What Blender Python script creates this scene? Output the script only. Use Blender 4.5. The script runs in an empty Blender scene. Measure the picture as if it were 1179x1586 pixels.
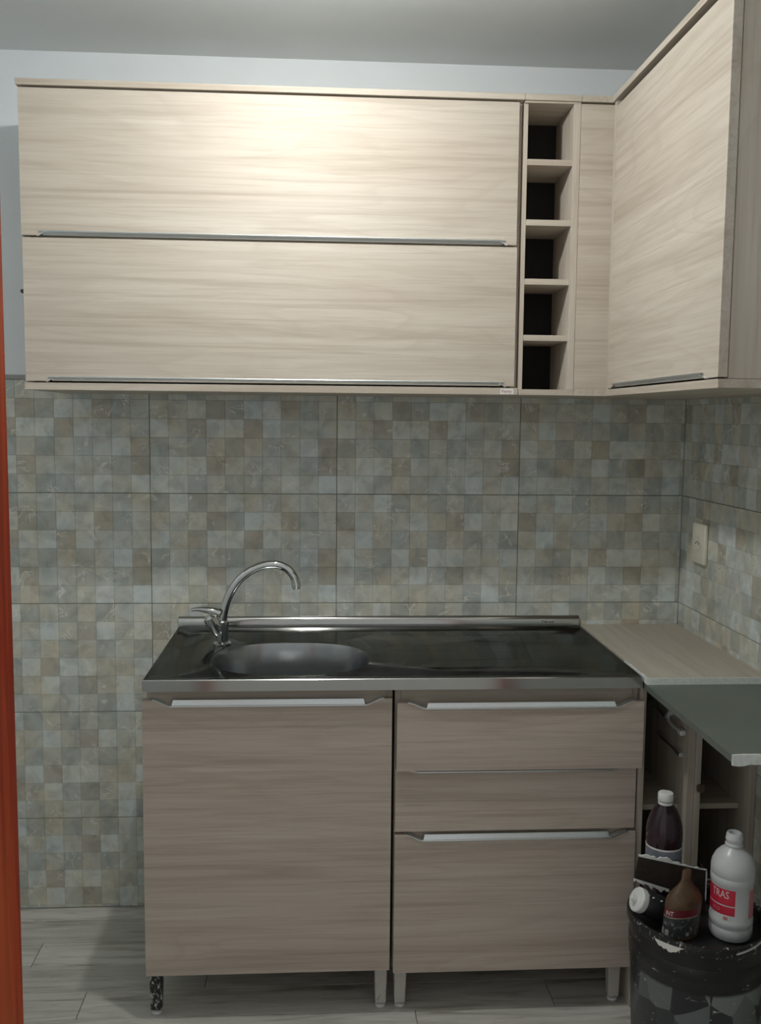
import bpy, bmesh, math, random
from mathutils import Vector, Matrix
random.seed(7)
sc = bpy.context.scene
C = sc.collection
PI = math.pi

# ------------------------------------------------------------------ camera, world, exposure
CAM = Vector((0.4176, -2.8267, 1.4861)); YAW, PIT, ROL, FPX = 0.0628, -0.0979, 0.0096, 1484.83
cd = bpy.data.cameras.new('camera'); cam = bpy.data.objects.new('camera', cd); C.objects.link(cam)
fwd = Vector((math.sin(YAW)*math.cos(PIT), math.cos(YAW)*math.cos(PIT), math.sin(PIT)))
rgt = Vector((math.cos(YAW), -math.sin(YAW), 0)); upv = rgt.cross(fwd)
R = rgt*math.cos(ROL) + upv*math.sin(ROL); U = -rgt*math.sin(ROL) + upv*math.cos(ROL)
M = Matrix((R, U, -fwd)).transposed().to_4x4(); M.translation = CAM
cam.matrix_world = M
cd.sensor_fit = 'HORIZONTAL'; cd.sensor_width = 36; cd.lens = 36*FPX/1179
cd.clip_start = 0.02
sc.camera = cam
w = bpy.data.worlds.new('world'); sc.world = w; w.use_nodes = True
w.node_tree.nodes['Background'].inputs[0].default_value = (0.97, 1.0, 0.98, 1)
w.node_tree.nodes['Background'].inputs[1].default_value = 0.33     # dim light of the hallway behind the door opening
vs = sc.view_settings
vs.view_transform = 'Standard'; vs.look = 'None'; vs.gamma = 1; vs.use_curve_mapping = False
vs.exposure = 0.45
LAMP = (0.364, -0.891, 2.37); LAMP_STRENGTH = 570.0

# ------------------------------------------------------------------ node helpers
def new_mat(name):
    m = bpy.data.materials.new(name); m.use_nodes = True
    nt = m.node_tree; return m, nt, nt.nodes['Principled BSDF']
def nd(nt, t, **kw):
    n = nt.nodes.new(t)
    for k, v in kw.items(): setattr(n, k, v)
    return n
def ramp(nt, fac, stops):
    r = nd(nt, 'ShaderNodeValToRGB'); e = r.color_ramp.elements
    while len(e) < len(stops): e.new(0.5)
    for i, (p, c) in enumerate(stops):
        e[i].position = p; e[i].color = (c[0], c[1], c[2], 1) if not isinstance(c, float) else (c, c, c, 1)
    nt.links.new(fac, r.inputs[0]); return r.outputs[0]
def coords(nt, scale, src='pos', loc=(0,0,0)):
    mp = nd(nt, 'ShaderNodeMapping'); mp.inputs['Scale'].default_value = scale; mp.inputs['Location'].default_value = loc
    if src == 'pos': o = nd(nt, 'ShaderNodeNewGeometry').outputs['Position']
    else: o = nd(nt, 'ShaderNodeTexCoord').outputs['Object']
    nt.links.new(o, mp.inputs['Vector']); return mp.outputs['Vector']
def noise(nt, vec, scale, detail=4, rough=0.55, dist=0.0):
    n = nd(nt, 'ShaderNodeTexNoise'); nt.links.new(vec, n.inputs['Vector'])
    n.inputs['Scale'].default_value = scale; n.inputs['Detail'].default_value = detail
    n.inputs['Roughness'].default_value = rough; n.inputs['Distortion'].default_value = dist
    return n.outputs['Fac']
def mix(nt, fac, a, b, mode='MIX'):
    n = nd(nt, 'ShaderNodeMix', data_type='RGBA', blend_type=mode)
    for i, v in ((0, fac), (6, a), (7, b)):
        if hasattr(v, 'is_linked') or hasattr(v, 'links'): nt.links.new(v, n.inputs[i])
        elif isinstance(v, (int, float)): n.inputs[i].default_value = v
        else: n.inputs[i].default_value = (v[0], v[1], v[2], 1)
    return n.outputs[2]
def mth(nt, op, a, b=0.0):
    n = nd(nt, 'ShaderNodeMath', operation=op)
    for i, v in enumerate((a, b)):
        if isinstance(v, (int, float)): n.inputs[i].default_value = v
        else: nt.links.new(v, n.inputs[i])
    return n.outputs[0]
def bump(nt, b, h, strength=0.2, dist=0.002):
    n = nd(nt, 'ShaderNodeBump'); n.inputs['Strength'].default_value = strength; n.inputs['Distance'].default_value = dist
    nt.links.new(h, n.inputs['Height']); nt.links.new(n.outputs[0], b.inputs['Normal'])
def plain(name, col, rough=0.5, metal=0.0, nscale=60, amt=0.06, spec=0.5):
    m, nt, b = new_mat(name)
    f = noise(nt, coords(nt, (1,1,1)), nscale, 3)
    c = ramp(nt, f, [(0.3, tuple(x*(1-amt) for x in col)), (0.7, tuple(min(1, x*(1+amt)) for x in col))])
    nt.links.new(c, b.inputs['Base Color']); b.inputs['Roughness'].default_value = rough; b.inputs['Metallic'].default_value = metal
    b.inputs['Specular IOR Level'].default_value = spec
    return m

def wood(name, axis, light, mid, dark, rough=0.58, seed=0.0):
    """bleached oak laminate, grain running along the given axis"""
    m, nt, b = new_mat(name)
    def sc3(a, c): return tuple(a if i == axis else c for i in range(3))
    loc = (seed, seed*1.7, seed*0.6)
    warp = noise(nt, coords(nt, sc3(1.3, 5.0), 'pos', loc), 1.0, 2, 0.5)
    fine = noise(nt, coords(nt, sc3(2.6, 95.0), 'pos', loc), 1.0, 6, 0.62, 0.35)
    midn = noise(nt, coords(nt, sc3(0.8, 26.0), 'pos', loc), 1.0, 5, 0.6, 1.1)
    wv = nd(nt, 'ShaderNodeTexNoise'); nt.links.new(coords(nt, sc3(0.9, 6.5), 'pos', loc), wv.inputs['Vector'])
    wv.inputs['Scale'].default_value = 1.0; wv.inputs['Detail'].default_value = 1.5; wv.inputs['Distortion'].default_value = 0.5
    rings = mth(nt, 'FRACT', mth(nt, 'MULTIPLY', wv.outputs['Fac'], 11.0))     # cathedral rings
    ring_c = ramp(nt, rings, [(0.0, 0.0), (0.62, 0.10), (0.90, 1.0), (1.0, 0.0)])
    base = ramp(nt, midn, [(0.30, dark), (0.47, mid), (0.66, light)])
    c = mix(nt, mth(nt, 'MULTIPLY', ramp(nt, fine, [(0.52, 0.0), (0.70, 1.0)]), 0.75), base, dark)
    c = mix(nt, mth(nt, 'MULTIPLY', ring_c, 0.30), c, dark)
    c = mix(nt, mth(nt, 'MULTIPLY', ramp(nt, fine, [(0.30, 1.0), (0.45, 0.0)]), 0.35), c, light)
    pore = noise(nt, coords(nt, sc3(5.0, 260.0), 'pos', loc), 1.0, 3, 0.6, 0.2)
    c = mix(nt, mth(nt, 'MULTIPLY', ramp(nt, pore, [(0.56, 0.0), (0.68, 1.0)]), 0.45), c, dark)
    tone = ramp(nt, warp, [(0.35, (0.955, 0.94, 0.92)), (0.65, (1, 1, 1))])
    c = mix(nt, 1.0, c, tone, 'MULTIPLY')
    nt.links.new(c, b.inputs['Base Color']); b.inputs['Roughness'].default_value = rough
    b.inputs['Specular IOR Level'].default_value = 0.25
    bump(nt, b, fine, 0.10, 0.0008)
    return m

OAK = ((0.610, 0.555, 0.480), (0.555, 0.496, 0.422), (0.450, 0.388, 0.318))
M_OAKX = wood('oak_laminate_horizontal', 0, *OAK, seed=0.0)
M_OAKY = wood('oak_laminate_depthwise', 1, *OAK, seed=3.1)
M_OAKZ = wood('oak_laminate_vertical', 2, *OAK, seed=1.4)
M_OAKB = wood('oak_laminate_base', 0, (0.605, 0.535, 0.470), (0.545, 0.472, 0.408), (0.425, 0.352, 0.295), seed=5.3)
M_TOP = wood('oak_laminate_worktop', 1, (0.53,0.49,0.42), (0.49,0.45,0.38), (0.42,0.375,0.31), seed=8.0)

# ------------------------------------------------------------------ mesh helpers
ORG = {}
def box(bm, x0, x1, y0, y1, z0, z1, bev=0.0, seg=1):
    r = bmesh.ops.create_cube(bm, size=1.0)
    vs_ = r['verts']
    for v in vs_:
        v.co = Vector(((x0+x1)/2 + v.co.x*(x1-x0), (y0+y1)/2 + v.co.y*(y1-y0), (z0+z1)/2 + v.co.z*(z1-z0)))
    if bev:
        es = list({e for v in vs_ for e in v.link_edges})
        bmesh.ops.bevel(bm, geom=es, offset=bev, segments=seg, affect='EDGES', profile=0.5)
    return bm
def bx(*a, **k): return box(bmesh.new(), *a, **k)
def prism(bm, pts, d, lo, hi):
    """polygon pts (2D) extruded along axis d from lo to hi; 2D axes are the other two in order"""
    def mk(p, h):
        q = list(p); q.insert(d, h); return bm.verts.new(q)
    a = [mk(p, lo) for p in pts]; b = [mk(p, hi) for p in pts]; n = len(pts)
    bm.faces.new(a); bm.faces.new(list(reversed(b)))
    for i in range(n): bm.faces.new((a[i], b[i], b[(i+1) % n], a[(i+1) % n]))
    bmesh.ops.recalc_face_normals(bm, faces=bm.faces[:]); return bm
def lathe(bm, prof, c, n=40, axis=None, cap0=True, cap1=True):
    """prof [(r, h)], around +Z at c; axis = direction vector"""
    rot = Vector((0,0,1)).rotation_difference(Vector(axis).normalized()).to_matrix() if axis is not None else Matrix.Identity(3)
    rings = []
    for r, h in prof:
        rings.append([bm.verts.new(Vector(c) + rot @ Vector((r*math.cos(2*PI*i/n), r*math.sin(2*PI*i/n), h))) for i in range(n)])
    for a, b in zip(rings, rings[1:]):
        for i in range(n): bm.faces.new((a[i], a[(i+1) % n], b[(i+1) % n], b[i]))
    if cap0: bm.faces.new(list(reversed(rings[0])))
    if cap1: bm.faces.new(rings[-1])
    return bm
def tube(bm, pts, rad, n=12, caps=True):
    P = [Vector(p) for p in pts]; rs = rad if isinstance(rad, (list, tuple)) else [rad]*len(P)
    prev = None; rings = []
    for i, p in enumerate(P):
        t = (P[min(i+1, len(P)-1)] - P[max(i-1, 0)]).normalized()
        if prev is None:
            a = t.orthogonal().normalized()
        else:
            a = (prev - t*prev.dot(t)).normalized()
        prev = a; b = t.cross(a)
        rings.append([bm.verts.new(p + (a*math.cos(2*PI*k/n) + b*math.sin(2*PI*k/n))*rs[i]) for k in range(n)])
    for a, b in zip(rings, rings[1:]):
        for k in range(n): bm.faces.new((a[k], a[(k+1) % n], b[(k+1) % n], b[k]))
    if caps: bm.faces.new(list(reversed(rings[0]))); bm.faces.new(rings[-1])
    return bm
def spline(pts, n=6):
    out = []
    P = [Vector(p) for p in pts]; P = [P[0]*2-P[1]] + P + [P[-1]*2-P[-2]]
    for i in range(1, len(P)-2):
        for k in range(n):
            t = k/n; a, b, c, d = P[i-1:i+3]
            out.append(0.5*((2*b) + (c-a)*t + (2*a-5*b+4*c-d)*t*t + (3*b-a-3*c+d)*t**3))
    out.append(P[-2]); return out
def obj(name, bm, mat, parent=None, smooth=False, fix=True):
    o_ = ORG.get(parent.name, Vector()) if parent else Vector()
    if fix: bmesh.ops.recalc_face_normals(bm, faces=bm.faces[:])
    for v in bm.verts: v.co -= o_
    me = bpy.data.meshes.new(name); bm.to_mesh(me); bm.free()
    for mm in (mat if isinstance(mat, (list, tuple)) else [mat]): me.materials.append(mm)
    if smooth:
        for p in me.polygons: p.use_smooth = True
        me.set_sharp_from_angle(angle=math.radians(38))
    o = bpy.data.objects.new(name, me); C.objects.link(o)
    if parent: o.parent = parent; ORG[o.name] = o_
    else: ORG[o.name] = Vector()
    return o
def tag(o, label, cat, group=None):
    o['label'] = label; o['category'] = cat
    if group: o['group'] = group
    return o
def thing(name, label, cat, loc, group=None):
    o = bpy.data.objects.new(name, None); C.objects.link(o); o.location = loc; o.empty_display_size = 0.05
    ORG[o.name] = Vector(loc); return tag(o, label, cat, group)
def struct(name, bm, mat):
    o = obj(name, bm, mat); o['kind'] = 'structure'; return o
def text_bm(s, size, fn, depth=0.0):
    """text as flat mesh; fn maps (u, v) to a world point"""
    cu = bpy.data.curves.new('lettering', 'FONT'); cu.body = s; cu.size = size; cu.align_x = 'CENTER'
    cu.resolution_u = 2
    t = bpy.data.objects.new('lettering', cu); C.objects.link(t)
    dg = bpy.context.evaluated_depsgraph_get(); me = t.evaluated_get(dg).to_mesh()
    bm = bmesh.new(); bm.from_mesh(me)
    bmesh.ops.subdivide_edges(bm, edges=[e for e in bm.edges if e.calc_length() > size*0.25], cuts=1)
    for v in bm.verts: v.co = Vector(fn(v.co.x, v.co.y))
    t.evaluated_get(dg).to_mesh_clear(); bpy.data.objects.remove(t); bpy.data.curves.remove(cu)
    return bm

# ------------------------------------------------------------------ plain materials
M_WALL = plain('white_wall_paint', (0.80, 0.84, 0.86), 0.7, nscale=9, amt=0.015)
M_CEIL = plain('grey_ceiling_paint', (0.70, 0.73, 0.73), 0.8, nscale=4, amt=0.02)
M_GROUT = plain('grout', (0.27, 0.26, 0.225), 0.9, nscale=120, amt=0.15)
M_ALU = plain('brushed_aluminium', (0.74, 0.78, 0.79), 0.28, 0.9, nscale=200, amt=0.03)
M_CHROME = plain('chrome', (0.62, 0.64, 0.63), 0.06, 1.0, amt=0.01)
M_DARKIN = plain('dark_gap_lining', (0.05, 0.045, 0.04), 0.8)
M_WHITEP = plain('white_plastic', (0.78, 0.79, 0.78), 0.35, amt=0.02)
M_CREAM = plain('cream_plastic', (0.74, 0.72, 0.60), 0.35, amt=0.02)
M_EDGE = plain('white_edge_band', (0.78, 0.82, 0.80), 0.5, nscale=90, amt=0.10)
M_RED = plain('red_print', (0.62, 0.025, 0.06), 0.4, amt=0.05)
M_PINK = plain('faded_red_print', (0.62, 0.25, 0.27), 0.4, amt=0.05)
M_BLACKP = plain('black_plastic', (0.020, 0.021, 0.023), 0.38, amt=0.2)
M_INK = plain('dark_ink', (0.05, 0.05, 0.05), 0.6)
M_WPRINT = plain('white_print', (0.80, 0.78, 0.74), 0.5, amt=0.03)

def tile_mat(name, col, vein=0.45):
    m, nt, b = new_mat(name)
    v = coords(nt, (1,1,1))
    big = noise(nt, v, 22, 4, 0.55, 0.6); fin = noise(nt, v, 75, 4, 0.6, 0.3)
    c = ramp(nt, big, [(0.32, tuple(x*0.80 for x in col)), (0.5, col), (0.68, tuple(min(1, x*1.13) for x in col))])
    warm = ramp(nt, noise(nt, v, 9, 3), [(0.42, (1.0, 1.0, 1.0)), (0.68, (1.06, 0.97, 0.86))])
    c = mix(nt, 1.0, c, warm, 'MULTIPLY')
    c = mix(nt, mth(nt, 'MULTIPLY', ramp(nt, fin, [(0.56, 0.0), (0.75, 1.0)]), 0.22), c, tuple(x*0.6 for x in col))
    rid = mth(nt, 'ABSOLUTE', mth(nt, 'SUBTRACT', noise(nt, v, 13, 3, 0.55, 1.2), 0.5))
    msk = ramp(nt, noise(nt, v, 17, 2), [(0.50, 0.0), (0.62, 1.0)])
    vv = mth(nt, 'MULTIPLY', mth(nt, 'MULTIPLY', ramp(nt, rid, [(0.0, 1.0), (0.026, 0.0)]), msk), vein*2)
    c = mix(nt, vv, c, (0.80, 0.79, 0.71))
    nt.links.new(c, b.inputs['Base Color']); b.inputs['Roughness'].default_value = 0.22
    b.inputs['Specular IOR Level'].default_value = 0.45
    bump(nt, b, fin, 0.06, 0.0008)
    return m
TONES = {'l': (0.560, 0.570, 0.530), 'c': (0.535, 0.560, 0.540), 'm': (0.475, 0.475, 0.430), 'b': (0.485, 0.462, 0.395),
         'w': (0.545, 0.525, 0.455), 'd': (0.370, 0.378, 0.345), 'g': (0.415, 0.425, 0.398), 'n': (0.405, 0.362, 0.295), 'k': (0.345, 0.318, 0.262)}
_mean = (0.470, 0.468, 0.422)
TONES = {k: tuple((0.84*a + 0.16*m_)*q_ for a, m_, q_ in zip(c_, _mean, (1.18, 1.25, 1.29))) for k, c_ in TONES.items()}
TM = {k: tile_mat('stone_print_'+n, TONES[k]) for k, n in (('l','light'),('c','cool_light'),('m','mid'),('b','beige'),('w','warm_light'),('d','dark'),('g','grey'),('n','brown'),('k','dark_brown'))}
M_TILEBODY = plain('tile_glaze', (0.40, 0.39, 0.35), 0.4, nscale=90, amt=0.1)
PAT_A = ['dldbmbgbmb', 'bmwkdclndm', 'lbnllncmmm', 'dmdbdbgmcn', 'mllnmmmmgk', 'llgbdgmcmc']
PAT_B = ['mbcdbdbdmw', 'kmbbcbnlml', 'bcbgbdbdmd', 'lbdlnllbbl', 'mdnblgkblb', 'mmmgbmbdcd']

# ------------------------------------------------------------------ room shell
XL, XR, YF, ZC = -0.79, 1.51, -1.75, 2.491
ZT = 1.5868; TW = 0.5437; TH = TW*0.6; CELL = TW/10; TX = -0.0783
wall_back = struct('wall_back', bx(XL-0.1, XR+0.1, 0.008, 0.12, -0.02, ZC), [M_WALL])
box_up = bmesh.new(); box(box_up, XL, XR, 0.0, 0.008, ZT+0.012, ZC)
paint = obj('plaster_face', box_up, M_WALL, wall_back)
gp = obj('grout_bed', bx(XL, XR, 0.004, 0.008, 0, ZT), M_GROUT, wall_back)
wall_right = struct('wall_right', bx(XR+0.008, XR+0.12, YF, 0.1, -0.02, ZC), [M_WALL])
obj('plaster_face', bx(XR, XR+0.008, YF, 0, ZT+0.012, ZC), M_WALL, wall_right)
obj('grout_bed', bx(XR+0.004, XR+0.008, YF, 0, 0, ZT), M_GROUT, wall_right)
wall_left = struct('wall_left', bx(XL-0.1, XL, YF, 0.0, -0.02, ZC), [M_WALL])
DX0, DX1, DZ = 0.0, 1.10, 2.10
bm = bmesh.new(); box(bm, XL-0.1, DX0, YF, YF+0.12, -0.02, ZC); box(bm, DX1, XR+0.12, YF, YF+0.12, -0.02, ZC); box(bm, DX0, DX1, YF, YF+0.12, DZ, ZC)
wall_front = struct('wall_front', bm, [M_WALL])
ceiling = struct('ceiling', bx(XL-0.1, XR+0.12, YF, 0.12, ZC, ZC+0.08), [M_CEIL])
tr = struct('trim_1', bx(XL, XR, -0.004, 0.0, ZT, ZT+0.012), [plain('grey_joint_filler', (0.38, 0.38, 0.36), 0.8)])

# floor with porcelain planks
floor = struct('floor', bx(XL-0.1, XR+0.12, -4.2, 0.05, -0.06, -0.006), [M_GROUT])
m, nt, b = new_mat('wood_look_porcelain'); M_PLANK = m
v = coords(nt, (1.6, 16, 1)); rnd = nd(nt, 'ShaderNodeObjectInfo').outputs['Random']
off = nd(nt, 'ShaderNodeVectorMath', operation='ADD'); cmb = nd(nt, 'ShaderNodeCombineXYZ')
nt.links.new(mth(nt, 'MULTIPLY', rnd, 37.0), cmb.inputs[0]); nt.links.new(v, off.inputs[0]); nt.links.new(cmb.outputs[0], off.inputs[1])
f1 = noise(nt, off.outputs[0], 1.6, 5, 0.55, 1.3); f2 = noise(nt, off.outputs[0], 5, 5, 0.6, 0.8)
c = ramp(nt, f1, [(0.30, (0.30, 0.28, 0.245)), (0.44, (0.54, 0.53, 0.49)), (0.62, (0.68, 0.67, 0.63))])
c = mix(nt, mth(nt, 'MULTIPLY', ramp(nt, f2, [(0.55, 0.0), (0.7, 1.0)]), 0.35), c, (0.22, 0.20, 0.17))
c = mix(nt, 1.0, c, ramp(nt, rnd, [(0.0, (0.86, 0.86, 0.85)), (1.0, (1.06, 1.05, 1.03))]), 'MULTIPLY')
nt.links.new(c, b.inputs['Base Color']); b.inputs['Roughness'].default_value = 0.30
ys = [0.0, -0.076, -0.197, -0.315, -0.434, -0.552] + [-0.552-0.12*k for k in range(1, 12)]
starts = [0.21, 0.53, 0.84, 0.12, -0.182, 0.66, 0.30, 0.95, 0.45]
for r in range(len(ys)-1):
    edges = [XL]; e0 = starts[r % 9]
    while e0 - 1.2 > XL: e0 -= 1.2
    while e0 < XR-0.05:
        if e0 > XL+0.05: edges.append(e0)
        e0 += 1.2
    edges.append(XR)
    for a, b_ in zip(edges, edges[1:]):
        obj('plank', bx(a+0.0008, b_-0.0008, ys[r+1]+0.0008, ys[r]-0.0008, -0.006, 0.0, bev=0.0008), M_PLANK, floor)
hf = obj('hall_paving', bx(XL, XR, -4.2, ys[-1]-0.002, -0.006, 0.0), M_PLANK, floor)

# wall tiles: large stoneware tiles with raised mosaic squares
def square_bm(w_, h_):
    """one raised square, face towards -Y, centred on the origin in X/Z; 9 quads"""
    bm = bmesh.new(); e = 0.0009
    def ring(s, y): return [bm.verts.new((sx*(w_/2-s), y, sz*(h_/2-s))) for sx, sz in ((-1,-1),(1,-1),(1,1),(-1,1))]
    a, b_, c_ = ring(0.0, 0.0012), ring(0.0002, 0.0), ring(e, -0.00035)
    for p, q in ((a, b_), (b_, c_)):
        for i in range(4): bm.faces.new((p[i], p[(i+1) % 4], q[(i+1) % 4], q[i]))
    bm.faces.new(c_); bmesh.ops.recalc_face_normals(bm, faces=bm.faces[:])
    return bm
SQ = {}
for k in TM:
    me = bpy.data.meshes.new('mosaic_square')
    b2 = square_bm(CELL-0.0001, CELL-0.0001); b2.to_mesh(me); b2.free(); me.materials.append(TM[k]); SQ[k] = me
def tile_wall(wall, right, ucols, quota, first_pat):
    """ucols: list of (u0, u1, pattern column offset); u along X (back) or along -Y (right)"""
    cells = []; tiles = {}
    rows = [(ZT - TH*k, max(0.0, ZT - TH*(k+1))) for k in range(5)]
    for ri, (zt, zb) in enumerate(rows):
        for ci, (u0, u1, co) in enumerate(ucols):
            if right: b3 = bx(XR+0.0012, XR+0.006, -(u1-0.0008), -(u0+0.0008), zb+0.0008, zt-0.0008, bev=0.0006)
            else: b3 = bx(u0+0.0008, u1-0.0008, 0.0012, 0.006, zb+0.0008, zt-0.0008, bev=0.0006)
            t = obj('wall_tile', b3, M_TILEBODY, wall); tiles[(ri, ci)] = t
            pat = PAT_A if first_pat(ri, ci) else PAT_B
            for rr in range(6):
                z1 = zt - rr*CELL; z0 = max(z1-CELL, zb)
                if z1 - z0 < 0.004: continue
                for cc in range(co, 10):
                    a = u0 + (cc-co)*CELL; e_ = min(a+CELL, u1)
                    if e_-a < 0.004: continue
                    lo = 0.0008 if cc == co else 0; hi = 0.0008 if (cc == 9 or e_ >= u1-1e-6) else 0
                    up_ = 0.0008 if rr == 0 else 0; dn = 0.0008 if (rr == 5 or z0 <= zb+1e-6) else 0
                    cells.append((ri, ci, a+lo, e_-hi, z0+dn, z1-up_, pat[rr][cc]))
    def vis(c_):
        u, z = (c_[2]+c_[3])/2, (c_[4]+c_[5])/2
        P = Vector((XR, -u, z)) if right else Vector((u, 0, z))
        d = P - CAM; px = 589.5 + FPX*d.dot(R)/d.dot(fwd); py = 793 - FPX*d.dot(U)/d.dot(fwd)
        if not (-5 < px < 1185 and 0 < py < 1590): return None
        if right: ok = 0.86 < z < 1.56
        else: ok = (0.88 < z < 1.56 and u > -0.5) or (-0.5 < u < 0.0 and z < 0.9)
        return (P-CAM).length if ok else None
    order = sorted((i for i in range(len(cells)) if vis(cells[i]) is not None), key=lambda i: vis(cells[i]))[:quota]
    single = set(order); rest = bmesh.new(); keys = list(TM)
    for i, (ri, ci, a, e_, z0, z1, k) in enumerate(cells):
        cx, cz, w_, h_ = (a+e_)/2, (z0+z1)/2, e_-a, z1-z0
        loc = Vector((XR, -cx, cz)) if right else Vector((cx, 0, cz)); rz = -PI/2 if right else 0.0
        if right: rz = -PI/2
        S = Vector((w_/CELL, 1, h_/CELL))
        if i in single:
            o = bpy.data.objects.new('mosaic_square', SQ[k]); C.objects.link(o); o.parent = tiles[(ri, ci)]
            o.location = loc; o.rotation_euler.z = rz; o.scale = S
        else:
            s = square_bm(w_-0.0001, h_-0.0001)
            bmesh.ops.transform(s, matrix=Matrix.Translation(loc) @ Matrix.Rotation(rz, 4, 'Z'), verts=s.verts[:])
            tmp = bpy.data.meshes.new('t'); s.to_mesh(tmp); s.free(); n0 = len(rest.faces); rest.from_mesh(tmp); bpy.data.meshes.remove(tmp)
            rest.faces.ensure_lookup_table()
            for f in rest.faces[n0:]: f.material_index = keys.index(k)
    if len(rest.faces):
        o = obj('mosaic_squares', rest, [TM[k] for k in keys], wall, fix=False); o['kind'] = 'stuff'
    else: rest.free()
    print('mosaic', wall.name, len(cells), 'visible+', len(order))
tile_wall(wall_back, False, [(XL, TX-TW, 7), (TX-TW, TX, 0), (TX, TX+TW, 0), (TX+TW, TX+2*TW, 0), (TX+2*TW, XR, 0)], 300,
          lambda r, c_: (r == 0 and c_ < 4) or (r == 1 and c_ < 3))
tile_wall(wall_right, True, [(0, TW, 0), (TW, 2*TW, 0), (2*TW, 3*TW, 0), (3*TW, -YF, 0)], 300, lambda r, c_: (r+c_) % 2 == 1)

# wooden door frame in the opening the photograph looks through
m, nt, b = new_mat('varnished_red_wood'); M_JAMB = m
f1 = noise(nt, coords(nt, (30, 30, 1.3)), 1.0, 5, 0.6, 1.2); f2 = noise(nt, coords(nt, (9, 9, 0.9)), 1.0, 3, 0.5, 0.8)
c = ramp(nt, f1, [(0.3, (0.17, 0.014, 0.006)), (0.5, (0.34, 0.036, 0.010)), (0.7, (0.50, 0.080, 0.018))])
c = mix(nt, ramp(nt, f2, [(0.4, 0.0), (0.7, 0.5)]), c, (0.62, 0.13, 0.035))
nt.links.new(c, b.inputs['Base Color']); b.inputs['Roughness'].default_value = 0.45; b.inputs['Specular IOR Level'].default_value = 0.12
df = bpy.data.objects.new('door_1', None); C.objects.link(df); df['kind'] = 'structure'; ORG[df.name] = Vector()
obj('jamb', bx(DX0, 0.037, YF-0.004, YF+0.12, 0.0, DZ, bev=0.003, seg=2), M_JAMB, df)
obj('jamb', bx(DX1-0.037, DX1, YF-0.004, YF+0.12, 0.0, DZ, bev=0.003, seg=2), M_JAMB, df)
obj('head_jamb', bx(0.037, DX1-0.037, YF-0.004, YF+0.12, DZ-0.037, DZ, bev=0.003, seg=2), M_JAMB, df)

# ceiling lamp (socket and bulb), the only lamp of the kitchen
lt = thing('ceiling_lamp', 'bare round bulb in a white ceiling socket', 'lamp', (LAMP[0], LAMP[1], ZC))
obj('socket', lathe(bmesh.new(), [(0.045, ZC), (0.045, ZC-0.018), (0.026, ZC-0.03), (0.020, LAMP[2]+0.062), (0.034, LAMP[2]+0.010), (0.034, LAMP[2]+0.004), (0.030, LAMP[2]+0.002)], (LAMP[0], LAMP[1], 0), 32), M_WHITEP, lt, True)  # unseen; cone over the bulb's top is shaped to keep light off the ceiling
m, nt, b = new_mat('lit_bulb'); b.inputs['Base Color'].default_value = (1, 1, 1, 1)
b.inputs['Emission Color'].default_value = (0.985, 0.99, 0.965, 1); b.inputs['Emission Strength'].default_value = LAMP_STRENGTH
bb = bmesh.new(); bmesh.ops.create_uvsphere(bb, u_segments=24, v_segments=16, radius=0.031, matrix=Matrix.Translation(LAMP))
obj('bulb', bb, m, lt, True)

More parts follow.
